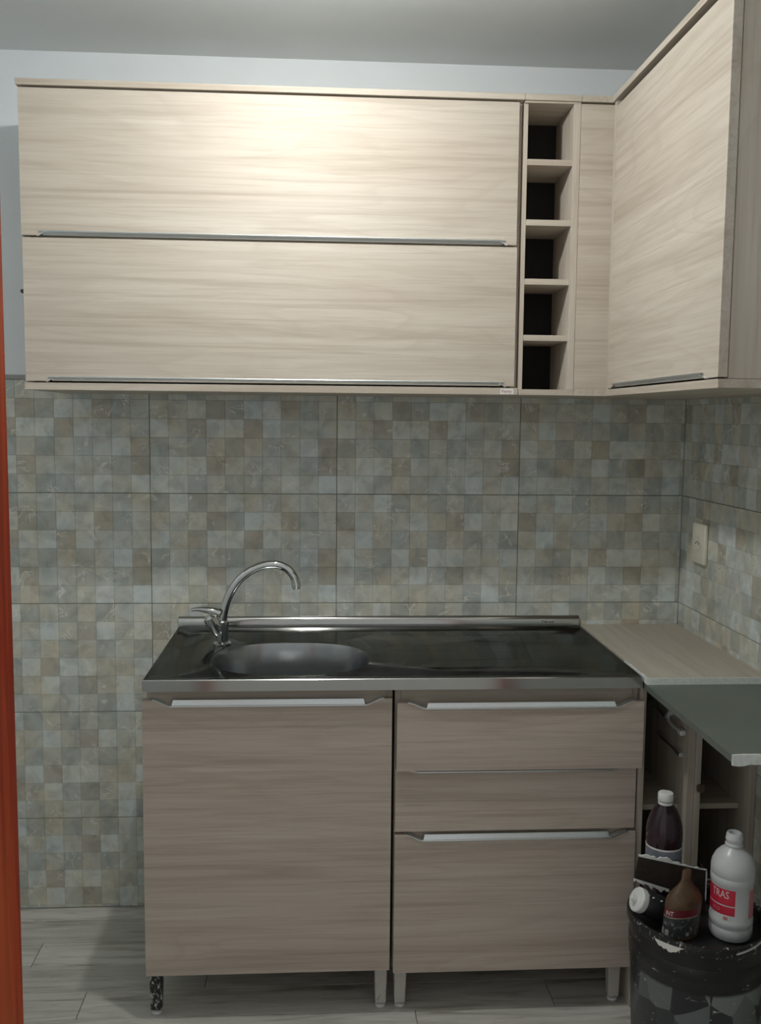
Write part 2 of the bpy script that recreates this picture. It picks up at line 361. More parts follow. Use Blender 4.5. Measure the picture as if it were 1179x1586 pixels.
# ------------------------------------------------------------------ cabinet fronts with notched finger-grip edge
def notch_profile(a, b_, z, d, na, nb, curve, sgn):
    """edge points from a to b_ at level z; between na and nb the edge is cut by d (sgn -1: a top edge, +1: a bottom edge)"""
    P = [(a, z)]
    for k in range(9):
        t = k/8; s = t*t*(3-2*t); P.append((na - curve + curve*t, z + sgn*d*s))
    for k in range(9):
        t = k/8; s = 1-(t*t*(3-2*t)); P.append((nb + curve*t, z + sgn*d*s))
    P.append((b_, z)); return P
def front(parent, name, mat, a, b_, z0, z1, f0, f1, axis=1, notch=None, d=0.015, na=None, nb=None, curve=0.05, hmat=None):
    """panel a..b_ by z0..z1, from depth f0 (back) to f1 (front) along axis (1 = Y, 0 = X); notch 'top'/'bottom' gets an aluminium grip"""
    bm = bmesh.new()
    if notch == 'top': P = [(a, z0), (b_, z0)] + list(reversed(notch_profile(a, b_, z1, d, na, nb, curve, -1)))
    elif notch == 'bottom': P = [(b_, z1), (a, z1)] + notch_profile(a, b_, z0, d, na, nb, curve, 1)
    else: P = [(a, z0), (b_, z0), (b_, z1), (a, z1)]
    prism(bm, P, axis, f0, f1)
    if not notch: bmesh.ops.bevel(bm, geom=bm.edges[:], offset=0.0008, segments=1, affect='EDGES')
    o = obj(name, bm, mat, parent)
    if notch:
        sg = 1 if f1 > f0 else -1
        h = bmesh.new(); zz = z1 if notch == 'top' else z0; s = -1 if notch == 'top' else 1
        E_ = notch_profile(a, b_, zz, d, na, nb, curve, s)[1:-1]
        th = 0.0022*(-s)
        # trim lining the cut edge
        poly = [(x, z) for x, z in E_] + [(x, z+th) for x, z in reversed(E_)]
        prism(h, poly, axis, f0, f1 + sg*0.002)
        # the grip strip itself: sloped blade with a rounded front bead
        zl = zz + s*d
        y1 = f1 + sg*0.0015
        if notch == 'bottom': na, nb = na-curve*0.6, nb+curve*0.6
        sec = [(y1, zl - s*0.0005), (y1 - sg*0.0065, zl - s*(d-0.001)), (y1 - sg*0.0085, zl - s*(d-0.001)), (y1 - sg*0.004, zl - s*0.0005)]
        def mk(u, q): return (u, q[0], q[1]) if axis == 1 else (q[0], u, q[1])
        A = [h.verts.new(mk(na + (0.004 if i in (1, 2) else 0), q)) for i, q in enumerate(sec)]
        B = [h.verts.new(mk(nb - (0.004 if i in (1, 2) else 0), q)) for i, q in enumerate(sec)]
        h.faces.new(A); h.faces.new(list(reversed(B)))
        for i in range(4): h.faces.new((A[i], B[i], B[(i+1) % 4], A[(i+1) % 4]))
        bead = [mk(na-0.003 + (nb-na+0.006)*k/2, (y1, zl - s*0.001)) for k in range(3)]
        tube(h, bead, 0.0022, 8)
        obj('handle', h, hmat or M_ALU, o, True)
    return o

# ------------------------------------------------------------------ wall cabinet with two lift-up doors
DU = -0.354
X0, X1, ZB, ZTP = -0.3235, 0.926, 1.5482, 2.2987
wc = thing('wall_cabinet', 'long bleached oak wall cabinet with two wide stacked lift-up doors', 'cabinet', (0.30, 0.0, ZB))
obj('side_panel', bx(X0, X0+0.018, DU+0.02, 0, ZB+0.018, ZTP-0.015, bev=0.0007), M_OAKZ, wc)
obj('side_panel', bx(X1-0.018, X1, DU+0.02, 0, ZB+0.018, ZTP-0.015, bev=0.0007), M_OAKZ, wc)
obj('back_panel', bx(X0+0.018, X1-0.018, -0.010, -0.004, ZB+0.018, ZTP-0.015), M_OAKX, wc)
obj('shelf', bx(X0+0.018, X1-0.018, DU+0.025, -0.010, 1.915, 1.933), M_OAKX, wc)
obj('bottom_panel', bx(X0, X1, DU-0.001, 0, ZB, ZB+0.018, bev=0.0007), M_OAKX, wc)
obj('top_board', bx(X0-0.003, X1+0.001, DU-0.006, 0, ZTP-0.015, ZTP, bev=0.0007), M_OAKX, wc)
front(wc, 'door', M_OAKX, X0+0.001, 0.914, 1.9275, 2.2790, DU+0.018, DU, notch='bottom', d=0.011, na=-0.262, nb=0.868, curve=0.022)
front(wc, 'door', M_OAKX, X0+0.003, 0.916, 1.5700, 1.9220, DU+0.018, DU, notch='bottom', d=0.011, na=-0.248, nb=0.872, curve=0.022)
st = obj('sticker', bx(0.880, 0.915, DU-0.0022, DU-0.001, ZB+0.0015, ZB+0.016), M_WPRINT, wc)
st['label'] = 'small white torn sticker with red handwriting'
obj('lettering', text_bm('Vemy', 0.012, lambda u, v: (0.896+u, DU-0.0025, ZB+0.0055+v)), plain('red_brown_ink', (0.28, 0.08, 0.06), 0.6), st)

# ------------------------------------------------------------------ open niche with five compartments
nc = thing('wall_niche', 'tall narrow open oak niche with five empty compartments', 'shelf', (1.0, 0.0, ZB))
NX0, NX1 = 0.9275, 1.0715
obj('side_panel', bx(NX0, NX0+0.011, DU+0.008, 0, ZB+0.015, ZTP-0.020, bev=0.0007), M_OAKZ, nc)
obj('side_panel', bx(NX1-0.018, NX1, DU, 0, ZB+0.015, ZTP-0.020, bev=0.0007), M_OAKZ, nc)
obj('back_panel', bx(NX0+0.011, NX1-0.018, -0.170, -0.163, ZB+0.015, ZTP-0.020), plain('shade_dark_backing', (0.014, 0.011, 0.010), 0.8), nc)  # near-black colour stands for the deep shade inside the compartments
obj('bottom_panel', bx(NX0, NX1, DU-0.001, 0, ZB, ZB+0.015, bev=0.0007), M_OAKX, nc)
obj('top_panel', bx(NX0+0.0005, NX1, DU, 0, ZTP-0.020, ZTP-0.015, bev=0.0007), M_OAKX, nc)
obj('top_board', bx(NX0+0.0005, NX1, DU-0.006, 0, ZTP-0.015, ZTP, bev=0.0007), M_OAKX, nc)
for z in (2.1425, 1.9930, 1.8450, 1.7025):
    obj('shelf', bx(NX0+0.011, NX1-0.018, DU+0.004, -0.170, z-0.0150, z, bev=0.0007), M_OAKX, nc)

# ------------------------------------------------------------------ corner wall cabinet on the right wall
XF = 1.1565; YN = -1.0664
cc = thing('corner_wall_cabinet', 'oak wall cabinet on the side wall with one tall door and corner filler', 'cabinet', (1.34, -0.5, ZB))
obj('filler_panel', bx(NX1+0.0008, XF+0.016, DU, DU+0.018, ZB+0.015, ZTP-0.019, bev=0.0006), M_OAKX, cc)
obj('end_panel', bx(XF+0.0195, XR, YN+0.0, YN+0.018, ZB+0.017, ZTP-0.015, bev=0.0007), M_OAKZ, cc)
obj('back_panel', bx(XR-0.010, XR-0.003, YN+0.018, -0.002, ZB+0.017, ZTP-0.015), M_OAKZ, cc)
obj('shelf', bx(XF+0.022, XR-0.010, YN+0.018, DU-0.02, 1.90, 1.918), M_OAKY, cc)
bm = bmesh.new(); prism(bm, [(NX1+0.0005, DU-0.001), (XF, DU-0.001), (XF, YN-0.001), (XR, YN-0.001), (XR, -0.001), (NX1+0.0005, -0.001)], 2, ZB, ZB+0.0165)
obj('bottom_panel', bm, M_OAKY, cc)
bm = bmesh.new(); prism(bm, [(NX1+0.0005, DU-0.006), (XF-0.006, DU-0.006), (XF-0.006, YN-0.006), (XR, YN-0.006), (XR, -0.001), (NX1+0.0005, -0.001)], 2, ZTP-0.015, ZTP)
obj('top_board', bm, M_OAKY, cc)
front(cc, 'door', M_OAKY, YN+0.001, DU-0.022, ZB+0.020, 2.2690, XF+0.018, XF, axis=0, notch='bottom', d=0.011, na=YN+0.10, nb=DU-0.09, curve=0.05)
obj('rail', bx(XF+0.001, XF+0.019, DU-0.021, DU-0.0005, ZB+0.0165, ZTP-0.015), M_OAKZ, cc)

# ------------------------------------------------------------------ base cabinets under the sink
def leg_bm(x, y, s=0.016):
    bm = bmesh.new(); h = 0.118
    P = [(-s, h), (s, h), (s*0.86, 0.014), (-s*0.86, 0.014)]
    a = [bm.verts.new((x+sx*s_, y+sy*s_, z)) for s_, z in ((s, h), (s*0.84, 0.014)) for sx, sy in ((-1,-1),(1,-1),(1,1),(-1,1))]
    bm.faces.new(a[:4]); bm.faces.new(list(reversed(a[4:])))
    for i in range(4): bm.faces.new((a[i], a[(i+1) % 4], a[4+(i+1) % 4], a[4+i]))
    bmesh.ops.bevel(bm, geom=bm.edges[:], offset=0.002, segments=1, affect='EDGES')
    return bm
def leg(parent, x, y, mat):
    o = obj('leg', leg_bm(x, y), mat, parent)
    obj('foot', lathe(bmesh.new(), [(0.010, 0.0), (0.013, 0.003), (0.013, 0.008), (0.006, 0.010), (0.006, 0.016)], (x, y, 0), 20), M_WHITEP, o, True)
    return o
def flake(name, base, flk, thr):
    m, nt, b = new_mat(name)
    f = noise(nt, coords(nt, (1, 1, 0.55)), 95, 4, 0.65, 1.0)
    k = ramp(nt, f, [(thr, 0.0), (thr+0.05, 1.0)])
    nt.links.new(mix(nt, k, base, flk), b.inputs['Base Color']); b.inputs['Roughness'].default_value = 0.4; return m
M_LEGB = flake('chipped_black_leg', (0.018, 0.018, 0.018), (0.62, 0.62, 0.58), 0.545)
M_LEGS = flake('worn_silver_leg', (0.52, 0.50, 0.46), (0.20, 0.19, 0.17), 0.62)
YD = -0.575
def carcass(root, x0, x1):
    obj('side_panel', bx(x0, x0+0.015, YD+0.02, -0.012, 0.118, 0.838, bev=0.0007), M_OAKZ, root)
    obj('side_panel', bx(x1-0.015, x1, YD+0.02, -0.012, 0.118, 0.838, bev=0.0007), M_OAKZ, root)
    obj('bottom_panel', bx(x0+0.015, x1-0.015, YD+0.02, -0.012, 0.118, 0.133), M_OAKX, root)
    obj('back_panel', bx(x0+0.015, x1-0.015, -0.020, -0.013, 0.133, 0.838), M_OAKX, root)
    obj('top_rail', bx(x0+0.015, x1-0.015, YD+0.018, YD+0.034, 0.775, 0.838, bev=0.0007), M_OAKX, root)
b1 = thing('sink_base_cabinet', 'oak base cabinet with a single door under the sink bowl', 'cabinet', (0.295, -0.29, 0.0))
carcass(b1, 0.002, 0.594)
front(b1, 'door', M_OAKB, -0.005, 0.592, 0.1215, 0.8125, YD+0.018, YD, notch='top', d=0.016, na=0.064, nb=0.527, curve=0.045)
ll = leg(b1, 0.014, -0.533, M_LEGB); ll['label'] = 'black leg with flaking paint'
leg(b1, 0.573, -0.530, M_LEGS); leg(b1, 0.03, -0.06, M_LEGS); leg(b1, 0.56, -0.06, M_LEGS)
b2 = thing('drawer_base_cabinet', 'oak base cabinet with two shallow drawers above one deep drawer', 'cabinet', (0.90, -0.29, 0.0))
carcass(b2, 0.600, 1.203)
for z in (0.6335, 0.472): obj('divider_rail', bx(0.615, 1.188, YD+0.0215, YD+0.036, z-0.022, z+0.018, bev=0.0007), M_OAKX, b2)
def drawer(z0, z1, x0, x1, dy, notch):
    o = front(b2, 'drawer', M_OAKB, x0, x1, z0, z1, YD+0.018+dy, YD+dy, **notch)
    return o
nt1 = dict(notch='top', d=0.014, na=0.674, nb=1.140, curve=0.045)
drawer(0.6355, 0.8040, 0.6035, 1.2085, -0.014, nt1)
drawer(0.4770, 0.6300, 0.6020, 1.1995, 0.002, dict(notch='top', d=0.004, na=0.66, nb=1.14, curve=0.03))
drawer(0.1130, 0.4685, 0.6015, 1.2030, 0.0, dict(notch='top', d=0.015, na=0.672, nb=1.138, curve=0.045))
leg(b2, 0.622, -0.530, M_LEGS); leg(b2, 1.172, -0.530, M_LEGS); leg(b2, 0.64, -0.06, M_LEGS); leg(b2, 1.16, -0.06, M_LEGS)

# ------------------------------------------------------------------ stainless steel sink top
m, nt, b = new_mat('stainless_steel'); M_STEEL = m
f = noise(nt, coords(nt, (4, 90, 90)), 1.0, 4, 0.6)
nt.links.new(ramp(nt, f, [(0.3, (0.27, 0.275, 0.268)), (0.7, (0.33, 0.335, 0.328))]), b.inputs['Base Color'])
b.inputs['Metallic'].default_value = 1.0; b.inputs['Specular Tint'].default_value = (0.35, 0.35, 0.34, 1)
nt.links.new(ramp(nt, noise(nt, coords(nt, (1,1,1)), 14, 3), [(0.3, 0.07), (0.7, 0.15)]), b.inputs['Roughness'])
M_SATIN = plain('satin_steel_bowl', (0.36, 0.375, 0.385), 0.23, 1.0, nscale=30, amt=0.05)
M_LIP = plain('polished_steel_edge', (0.50, 0.50, 0.485), 0.14, 1.0, nscale=30, amt=0.03)
ZS = 0.8671; SX0, SX1, SY0, SY1 = 0.0, 1.2, -0.5946, -0.012
sink = thing('kitchen_sink', 'stainless steel sink top with oval bowl, drainer and low upstand', 'sink', (0.6, -0.3, 0.839))
BC = Vector((0.342, -0.356)); BA, BB, BE = 0.204, 0.172, 2.5
angs = sorted(set([2*PI*k/96 for k in range(96)]))
def rect_pt(t, x0, x1, y0, y1):
    d = Vector((math.cos(t), math.sin(t))); s = 1e9
    if d.x > 1e-9: s = min(s, (x1-BC.x)/d.x)
    if d.x < -1e-9: s = min(s, (x0-BC.x)/d.x)
    if d.y > 1e-9: s = min(s, (y1-BC.y)/d.y)
    if d.y < -1e-9: s = min(s, (y0-BC.y)/d.y)
    return BC + d*s
def sup(t, k=1.0):
    c_, s_ = math.cos(t), math.sin(t)
    r = (abs(c_/BA)**BE + abs(s_/BB)**BE)**(-1/BE)
    return BC + Vector((c_, s_))*r*k
cor = [math.atan2(y-BC.y, x-BC.x) % (2*PI) for x, y in ((SX0,SY0),(SX1,SY0),(SX1,SY1),(SX0,SY1))]
ins = 0.022
cor2 = [math.atan2(y-BC.y, x-BC.x) % (2*PI) for x, y in ((SX0+ins,SY0+ins),(SX1-ins,SY0+ins),(SX1-ins,SY1-ins),(SX0+ins,SY1-ins))]
angs = sorted(set([round(a, 6) for a in angs + cor + cor2]))
bm = bmesh.new()
def loop(fn, z): return [bm.verts.new((*fn(t), z)) for t in angs]
L = [loop(lambda t: rect_pt(t, SX0, SX1, SY0, SY1), ZS-0.028),
     loop(lambda t: rect_pt(t, SX0, SX1, SY0, SY1), ZS-0.002),
     loop(lambda t: rect_pt(t, SX0+0.002, SX1-0.002, SY0+0.002, SY1-0.001), ZS),
     loop(lambda t: rect_pt(t, SX0+ins, SX1-ins, SY0+ins, SY1-ins), ZS),
     loop(lambda t: rect_pt(t, SX0+ins+0.018, SX1-ins-0.018, SY0+ins+0.018, SY1-ins-0.018), ZS-0.006),
     loop(lambda t: sup(t, 1.02), ZS-0.007), loop(lambda t: sup(t, 1.0), ZS-0.010), loop(lambda t: sup(t, 0.975), ZS-0.022),
     loop(lambda t: sup(t, 0.94), ZS-0.10), loop(lambda t: sup(t, 0.90), ZS-0.14), loop(lambda t: sup(t, 0.80), ZS-0.158), loop(lambda t: sup(t, 0.30), ZS-0.164)]
nA = len(angs)
for k, (a, b_) in enumerate(zip(L, L[1:])):
    for i in range(nA):
        f = bm.faces.new((a[i], a[(i+1) % nA], b_[(i+1) % nA], b_[i])); f.material_index = 1 if k < 2 else 0
# the bowl below the rolled edge is its own part
bw = bmesh.new(); low_faces = [f for f in bm.faces if max(v_.co.z for v_ in f.verts) < ZS-0.0095]
vm = {}
for f in low_faces:
    nf = bw.faces.new([vm.setdefault(v_, bw.verts.new(v_.co)) if v_ not in vm else vm[v_] for v_ in f.verts])
bw.faces.new([vm[v_] for v_ in L[-1]])
bmesh.ops.delete(bm, geom=low_faces, context='FACES')
obj('deck', bm, [M_STEEL, M_LIP], sink, True, fix=False)
obj('bowl', bw, M_SATIN, sink, True, fix=False)
def up_y(z):
    q = min(1.0, max(0.0, (z-ZS)/0.0291)); return -0.0165 + 0.0140*(1-math.sqrt(1-q*q))
up_z = [ZS + 0.0291*math.sin(PI/2*k/8) for k in range(9)]
bm = bmesh.new(); prism(bm, [(up_y(z), z) for z in up_z] + [(-0.001, 0.8955), (-0.001, ZS-0.028), (-0.0118, ZS-0.028), (-0.0118, ZS)], 0, SX0, SX1)
up = obj('upstand', bm, M_LIP, sink, True)
obj('lettering', text_bm('Tibunt', 0.0115, lambda u, v: (1.103+u*1.3, up_y(0.8745+v)-0.0005, 0.8745+v)), M_INK, up)
bm = bmesh.new()
for k in range(5):
    y = -0.16 - k*0.078; P = [(0.66 + 0.43*q/10, y, ZS-0.0085) for q in range(11)]
    tube(bm, P, [0.001] + [0.0026]*9 + [0.001], 8)
obj('drainer_ribs', bm, M_STEEL, sink, True)
obj('drain', lathe(bmesh.new(), [(0.045, ZS-0.1635), (0.045, ZS-0.161), (0.036, ZS-0.161), (0.033, ZS-0.1625), (0.004, ZS-0.1625)], (BC.x, BC.y, 0), 32), M_CHROME, sink, True)

# faucet
FY = -0.215
fa = thing('faucet', 'chrome gooseneck kitchen faucet with a side lever on the sink', 'faucet', (0.150, FY, ZS-0.006))
obj('base', lathe(bmesh.new(), [(0.024, ZS-0.0062), (0.024, ZS-0.001), (0.0165, ZS+0.004), (0.0165, ZS+0.020), (0.0185, ZS+0.050), (0.0185, ZS+0.058), (0.015, ZS+0.062)], (0.149, FY, 0), 32), M_CHROME, fa, True)
sp = spline([(0.150, FY, 0.921), (0.154, FY, 0.952), (0.163, FY, 0.985), (0.178, FY, 1.016), (0.199, FY, 1.044), (0.230, FY, 1.068), (0.265, FY, 1.0815), (0.300, FY, 1.083), (0.327, FY, 1.072), (0.345, FY, 1.050), (0.351, FY, 1.030)], 5)
obj('spout', tube(bmesh.new(), sp, 0.0118, 16), M_CHROME, fa, True)
obj('collar', lathe(bmesh.new(), [(0.0140, 0), (0.0140, 0.010)], (0.150, FY, 0.918), 24), M_CHROME, fa, True)
obj('aerator', lathe(bmesh.new(), [(0.0130, 0), (0.0130, 0.014), (0.0105, 0.016), (0.0105, 0.019)], (0.3505, FY, 1.034), 24, axis=(0.12, 0, -1)), M_CHROME, fa, True)
obj('valve_body', lathe(bmesh.new(), [(0.013, 0), (0.0175, 0.010), (0.0185, 0.034), (0.0210, 0.035), (0.0210, 0.054), (0.014, 0.060)], (0.142, FY-0.006, 0.892), 28, axis=(-0.42, -0.12, 0.9)), M_CHROME, fa, True)
lv = spline([(0.142, FY-0.004, 0.949), (0.122, FY-0.008, 0.958), (0.103, FY-0.009, 0.962), (0.085, FY-0.010, 0.9635), (0.067, FY-0.010, 0.961)], 5)
bm = tube(bmesh.new(), lv, [0.0165 - 0.0115*i/(len(lv)-1) for i in range(len(lv))], 14)
for v_ in bm.verts: v_.co.y = (FY-0.008) + (v_.co.y-(FY-0.008))*1.15; v_.co.z = 0.957 + (v_.co.z-0.957)*0.8
obj('lever', bm, M_CHROME, fa, True)

# ------------------------------------------------------------------ right hand worktop and unfinished board
WX0 = 1.2035
wt = thing('corner_worktop', 'short oak laminate worktop filling the corner beside the sink', 'worktop', (1.36, -0.3, 0.852))
obj('panel', bx(WX0+0.001, XR-0.001, -0.609, -0.0015, 0.8525, 0.8670, bev=0.0006), M_TOP, wt)
bm = bmesh.new(); n = 16
box(bm, WX0+0.001, XR-0.001, -0.6118, -0.6092, 0.8515, 0.8674)
bm2 = obj('edge_band', bm, M_EDGE, wt)
bm = bmesh.new(); P = []
for k in range(n+1):
    P.append((WX0+0.0012+0.006*(0.35+0.65*random.random())*(1 if k > 2 else 0.3), -0.6085 + 0.17*(n-k)/n))
prism(bm, [(WX0+0.0002, -0.6085+0.17)] + P + [(WX0+0.0002, -0.6085)], 2, 0.8528, 0.8676)
eb = obj('edge_band', bm, M_EDGE, wt); eb['label'] = 'ragged white edge band along the sink side'
M_BOARD = plain('grey_green_board', (0.115, 0.135, 0.118), 0.42, nscale=5, amt=0.10)
M_BEDGE = plain('grey_green_board_edge', (0.105, 0.120, 0.105), 0.6, nscale=60, amt=0.10)
bd = thing('unfinished_board', 'dark grey green board jutting out from under the corner worktop', 'board', (1.36, -0.6, 0.834))
obj('panel', bx(WX0+0.0015, XR-0.001, -1.093, -0.0015, 0.8345, 0.8515, bev=0.0012), M_BOARD, bd)
bm = bmesh.new(); top = []; bot = []
n = 26
for k in range(n+1):
    x = WX0+0.001 + (XR-0.002-WX0)*k/n; t = random.random()
    top.append((x, 0.8530 - 0.0012*t)); bot.append((x, 0.8335 - (0.004*random.random() if k < 7 else 0.0)))
prism(bm, top + list(reversed(bot)), 1, -1.0975, -1.0932)
eb = obj('edge_band', bm, M_EDGE, bd); eb['label'] = 'torn whitish edge band on the front edge'

# ------------------------------------------------------------------ two narrow open base units under the board
def narrow(x0, x1, label, mid):
    t = thing('open_base_unit', label, 'cabinet', ((x0+x1)/2, -0.3, 0.0))
    obj('side_panel', bx(x0, x0+0.016, YD+0.007, -0.004, 0.0, 0.834, bev=0.0007), M_OAKZ, t)
    obj('side_panel', bx(x1-0.018, x1, YD+0.007, -0.004, 0.0, 0.834, bev=0.0007), M_OAKZ, t)
    obj('back_panel', bx(x0+0.016, x1-0.018, -0.012, -0.005, 0.10, 0.834), M_OAKZ, t)
    obj('bottom_panel', bx(x0+0.016, x1-0.018, YD+0.02, -0.012, 0.10, 0.116), M_OAKX, t)
    obj('shelf', bx(x0+0.016, x1-0.018, YD+0.06, -0.012, 0.498, 0.512, bev=0.0007), M_OAKX, t)
    return t
u1 = narrow(1.2050, 1.3495, 'narrow open oak base unit with metal runners next to the drawers', True)
u2 = narrow(1.3505, 1.5085, 'narrow open oak base unit with a brown catch next to the side wall', False)
FX = 1.3495-0.018
for z, y0, y1 in ((0.651, -0.370, -0.540), (0.716, -0.300, -0.430)):
    bm = bmesh.new(); box(bm, FX-0.010, FX, y1, y0, z-0.004, z+0.004, bev=0.001); box(bm, FX-0.013, FX, y1-0.004, y1+0.028, z-0.006, z+0.006, bev=0.0015)
    obj('runner', bm, M_ALU, u1)
bm = tube(bmesh.new(), spline([(FX-0.010, -0.455, 0.735), (FX-0.014, -0.462, 0.718), (FX-0.014, -0.485, 0.712), (FX-0.012, -0.520, 0.711), (FX-0.012, -0.540, 0.710)], 4), 0.0042, 10)
box(bm, FX-0.016, FX-0.001, -0.552, -0.528, 0.703, 0.716, bev=0.002); box(bm, FX-0.012, FX, -0.462, -0.446, 0.726, 0.742, bev=0.002)
obj('bracket', bm, M_WHITEP, u1)
obj('catch', bx(1.3505+0.005, 1.3505+0.024, YD-0.003, YD+0.007, 0.566, 0.586, bev=0.003), plain('brown_catch', (0.10, 0.065, 0.04), 0.5), u2)

# ------------------------------------------------------------------ socket on the side wall
so = thing('wall_socket', 'cream plastic socket plate on the tiled side wall', 'socket', (XR-0.001, -0.163, 1.135))
obj('plate', bx(XR-0.0125, XR-0.0009, -0.208, -0.118, 1.078, 1.194, bev=0.004, seg=3), M_CREAM, so, True)
bm = bmesh.new(); prism(bm, [(-0.188, 1.137), (-0.176, 1.116), (-0.150, 1.116), (-0.138, 1.137), (-0.150, 1.158), (-0.176, 1.158)], 0, XR-0.0140, XR-0.0124)
oi = obj('outlet_insert', bm, plain('cream_insert', (0.70, 0.68, 0.57), 0.4), so)
bm = bmesh.new()
for dy, dz in ((-0.011, 0.0), (0.0, 0.004), (0.011, 0.0)):
    lathe(bm, [(0.0027, 0), (0.0027, 0.0006)], (XR-0.0140, -0.163+dy, 1.137+dz), 12, axis=(-1, 0, 0))
obj('pin_holes', bm, M_INK, oi)

nail = obj('nail_hole', lathe(bmesh.new(), [(0.006, 0.0), (0.006, 0.0035), (0.003, 0.0038)], (-0.428, 0.0, 1.834), 14, axis=(0, -1, 0)), plain('nail_hole_dark', (0.06, 0.055, 0.05), 0.5), None, True)  # raised dark disc put in for a small nail hole
tag(nail, 'small dark nail hole in the white wall beside the cabinet', 'hole')

# ------------------------------------------------------------------ paint bucket and what stands in it
BX, BY, BR, BH = 1.273, -0.807, 0.155, 0.38
m, nt, b = new_mat('printed_black_bucket'); M_BUCKET = m
vo = nd(nt, 'ShaderNodeTexVoronoi'); vo.feature = 'F1'; vo.inputs['Scale'].default_value = 17
nt.links.new(coords(nt, (1, 1, 0.8)), vo.inputs['Vector'])
sepc = nd(nt, 'ShaderNodeSeparateColor'); nt.links.new(vo.outputs['Color'], sepc.inputs[0])
print_c = ramp(nt, sepc.outputs[0], [(0.0, (0.012, 0.013, 0.015)), (0.42, (0.03, 0.035, 0.04)), (0.60, (0.075, 0.085, 0.09)), (0.80, (0.16, 0.18, 0.185)), (1.0, (0.26, 0.28, 0.28))])
gz = nd(nt, 'ShaderNodeSeparateXYZ'); nt.links.new(nd(nt, 'ShaderNodeNewGeometry').outputs['Position'], gz.inputs[0])
low = ramp(nt, gz.outputs[2], [(0.268, 1.0), (0.272, 0.0)])
c = mix(nt, low, (0.014, 0.014, 0.015), print_c)
sp_ = ramp(nt, noise(nt, coords(nt, (1, 1, 2.6)), 38, 4, 0.6, 0.8), [(0.665, 0.0), (0.70, 1.0)])
c = mix(nt, sp_, c, (0.55, 0.55, 0.51))
nt.links.new(c, b.inputs['Base Color']); b.inputs['Roughness'].default_value = 0.36
bk = thing('paint_bucket', 'black paint bucket splashed with white, filled with bottles', 'bucket', (BX, BY, 0.0))
obj('body', lathe(bmesh.new(), [(0.128, 0.002), (0.132, 0.0), (0.134, 0.006), (0.1465, 0.272), (0.1485, 0.276), (0.1490, 0.296), (0.1505, 0.298), (0.1505, 0.326), (0.1490, 0.328), (0.1495, 0.352),
     (0.1495, 0.374), (0.1465, 0.377), (0.1440, 0.374), (0.1440, 0.350)], (BX, BY, 0), 64, cap1=False), M_BUCKET, bk, True)
obj('rim', lathe(bmesh.new(), [(0.1497, 0.358), (0.1545, 0.359), (0.1560, 0.364), (0.1560, 0.374), (0.1545, 0.380), (0.1470, 0.381), (0.1450, 0.377), (0.1450, 0.370)], (BX, BY, 0), 64, cap0=False, cap1=False), flake('splashed_black_rim', (0.014, 0.014, 0.015), (0.50, 0.50, 0.47), 0.585), bk, True)
M_LID = flake('stained_black_lid', (0.016, 0.016, 0.017), (0.22, 0.22, 0.21), 0.70)
obj('sunken_lid', lathe(bmesh.new(), [(0.1438, 0.346), (0.1438, 0.3545), (0.001, 0.3545)], (BX, BY, 0), 48), M_LID, bk, True)
# white smear of paint on the rim
bm = bmesh.new(); a0, a1 = math.radians(214), math.radians(238); inn = []; outr = []
for k in range(13):
    t = k/12; a = a0+(a1-a0)*t; wdt = 0.016*math.sin(PI*min(1, t*1.05+0.02))**0.7*(0.7+0.5*random.random())
    inn.append((a, 0.372)); outr.append((a, 0.372-wdt))
rows_ = [[bm.verts.new((BX+(0.1564+dr)*math.cos(a), BY+(0.1564+dr)*math.sin(a), z)) for a, z in row] for row in (inn, outr) for dr in ((0.0, 0.0012) if row is inn else (0.0012, 0.0))]
for p, q in zip(rows_, rows_[1:]):
    for i in range(12): bm.faces.new((p[i], p[i+1], q[i+1], q[i]))
sm = obj('paint_smear', bm, M_WPRINT, bk, True); sm['label'] = 'white smear of dried paint'
bm = bmesh.new(); arc = []
for k in range(25):
    t = PI*k/24; arc.append((BX + 0.02 + 0.130*math.sin(t)*0.98, BY - 0.158*math.cos(t)*1.0, 0.372 + 0.030*math.sin(t)))
arc = [(x, y, z) for x, y, z in arc]
tube(bm, arc, 0.0022, 8); obj('bail_handle', bm, M_ALU, bk, True)

ZL = 0.3550
def wrap(cx, cy, r, a0):
    """text u along the circumference (to the viewer's right = increasing angle), v = height"""
    def f(u, v): a = a0 + u/r; return (cx + r*math.cos(a), cy + r*math.sin(a), v)
    return f
def arc_panel(cx, cy, r, a0, a1, z0, z1, th=0.0004, n=14):
    bm = bmesh.new()
    rr = [[bm.verts.new((cx+q*math.cos(a0+(a1-a0)*k/n), cy+q*math.sin(a0+(a1-a0)*k/n), z)) for k in range(n+1)] for q, z in ((r, z0), (r+th, z0), (r+th, z1), (r, z1))]
    for p, q in zip(rr, rr[1:]):
        for i in range(n): bm.faces.new((p[i], p[i+1], q[i+1], q[i]))
    return bm
def facing(cx, cy): return math.atan2(CAM.y-cy, CAM.x-cx)
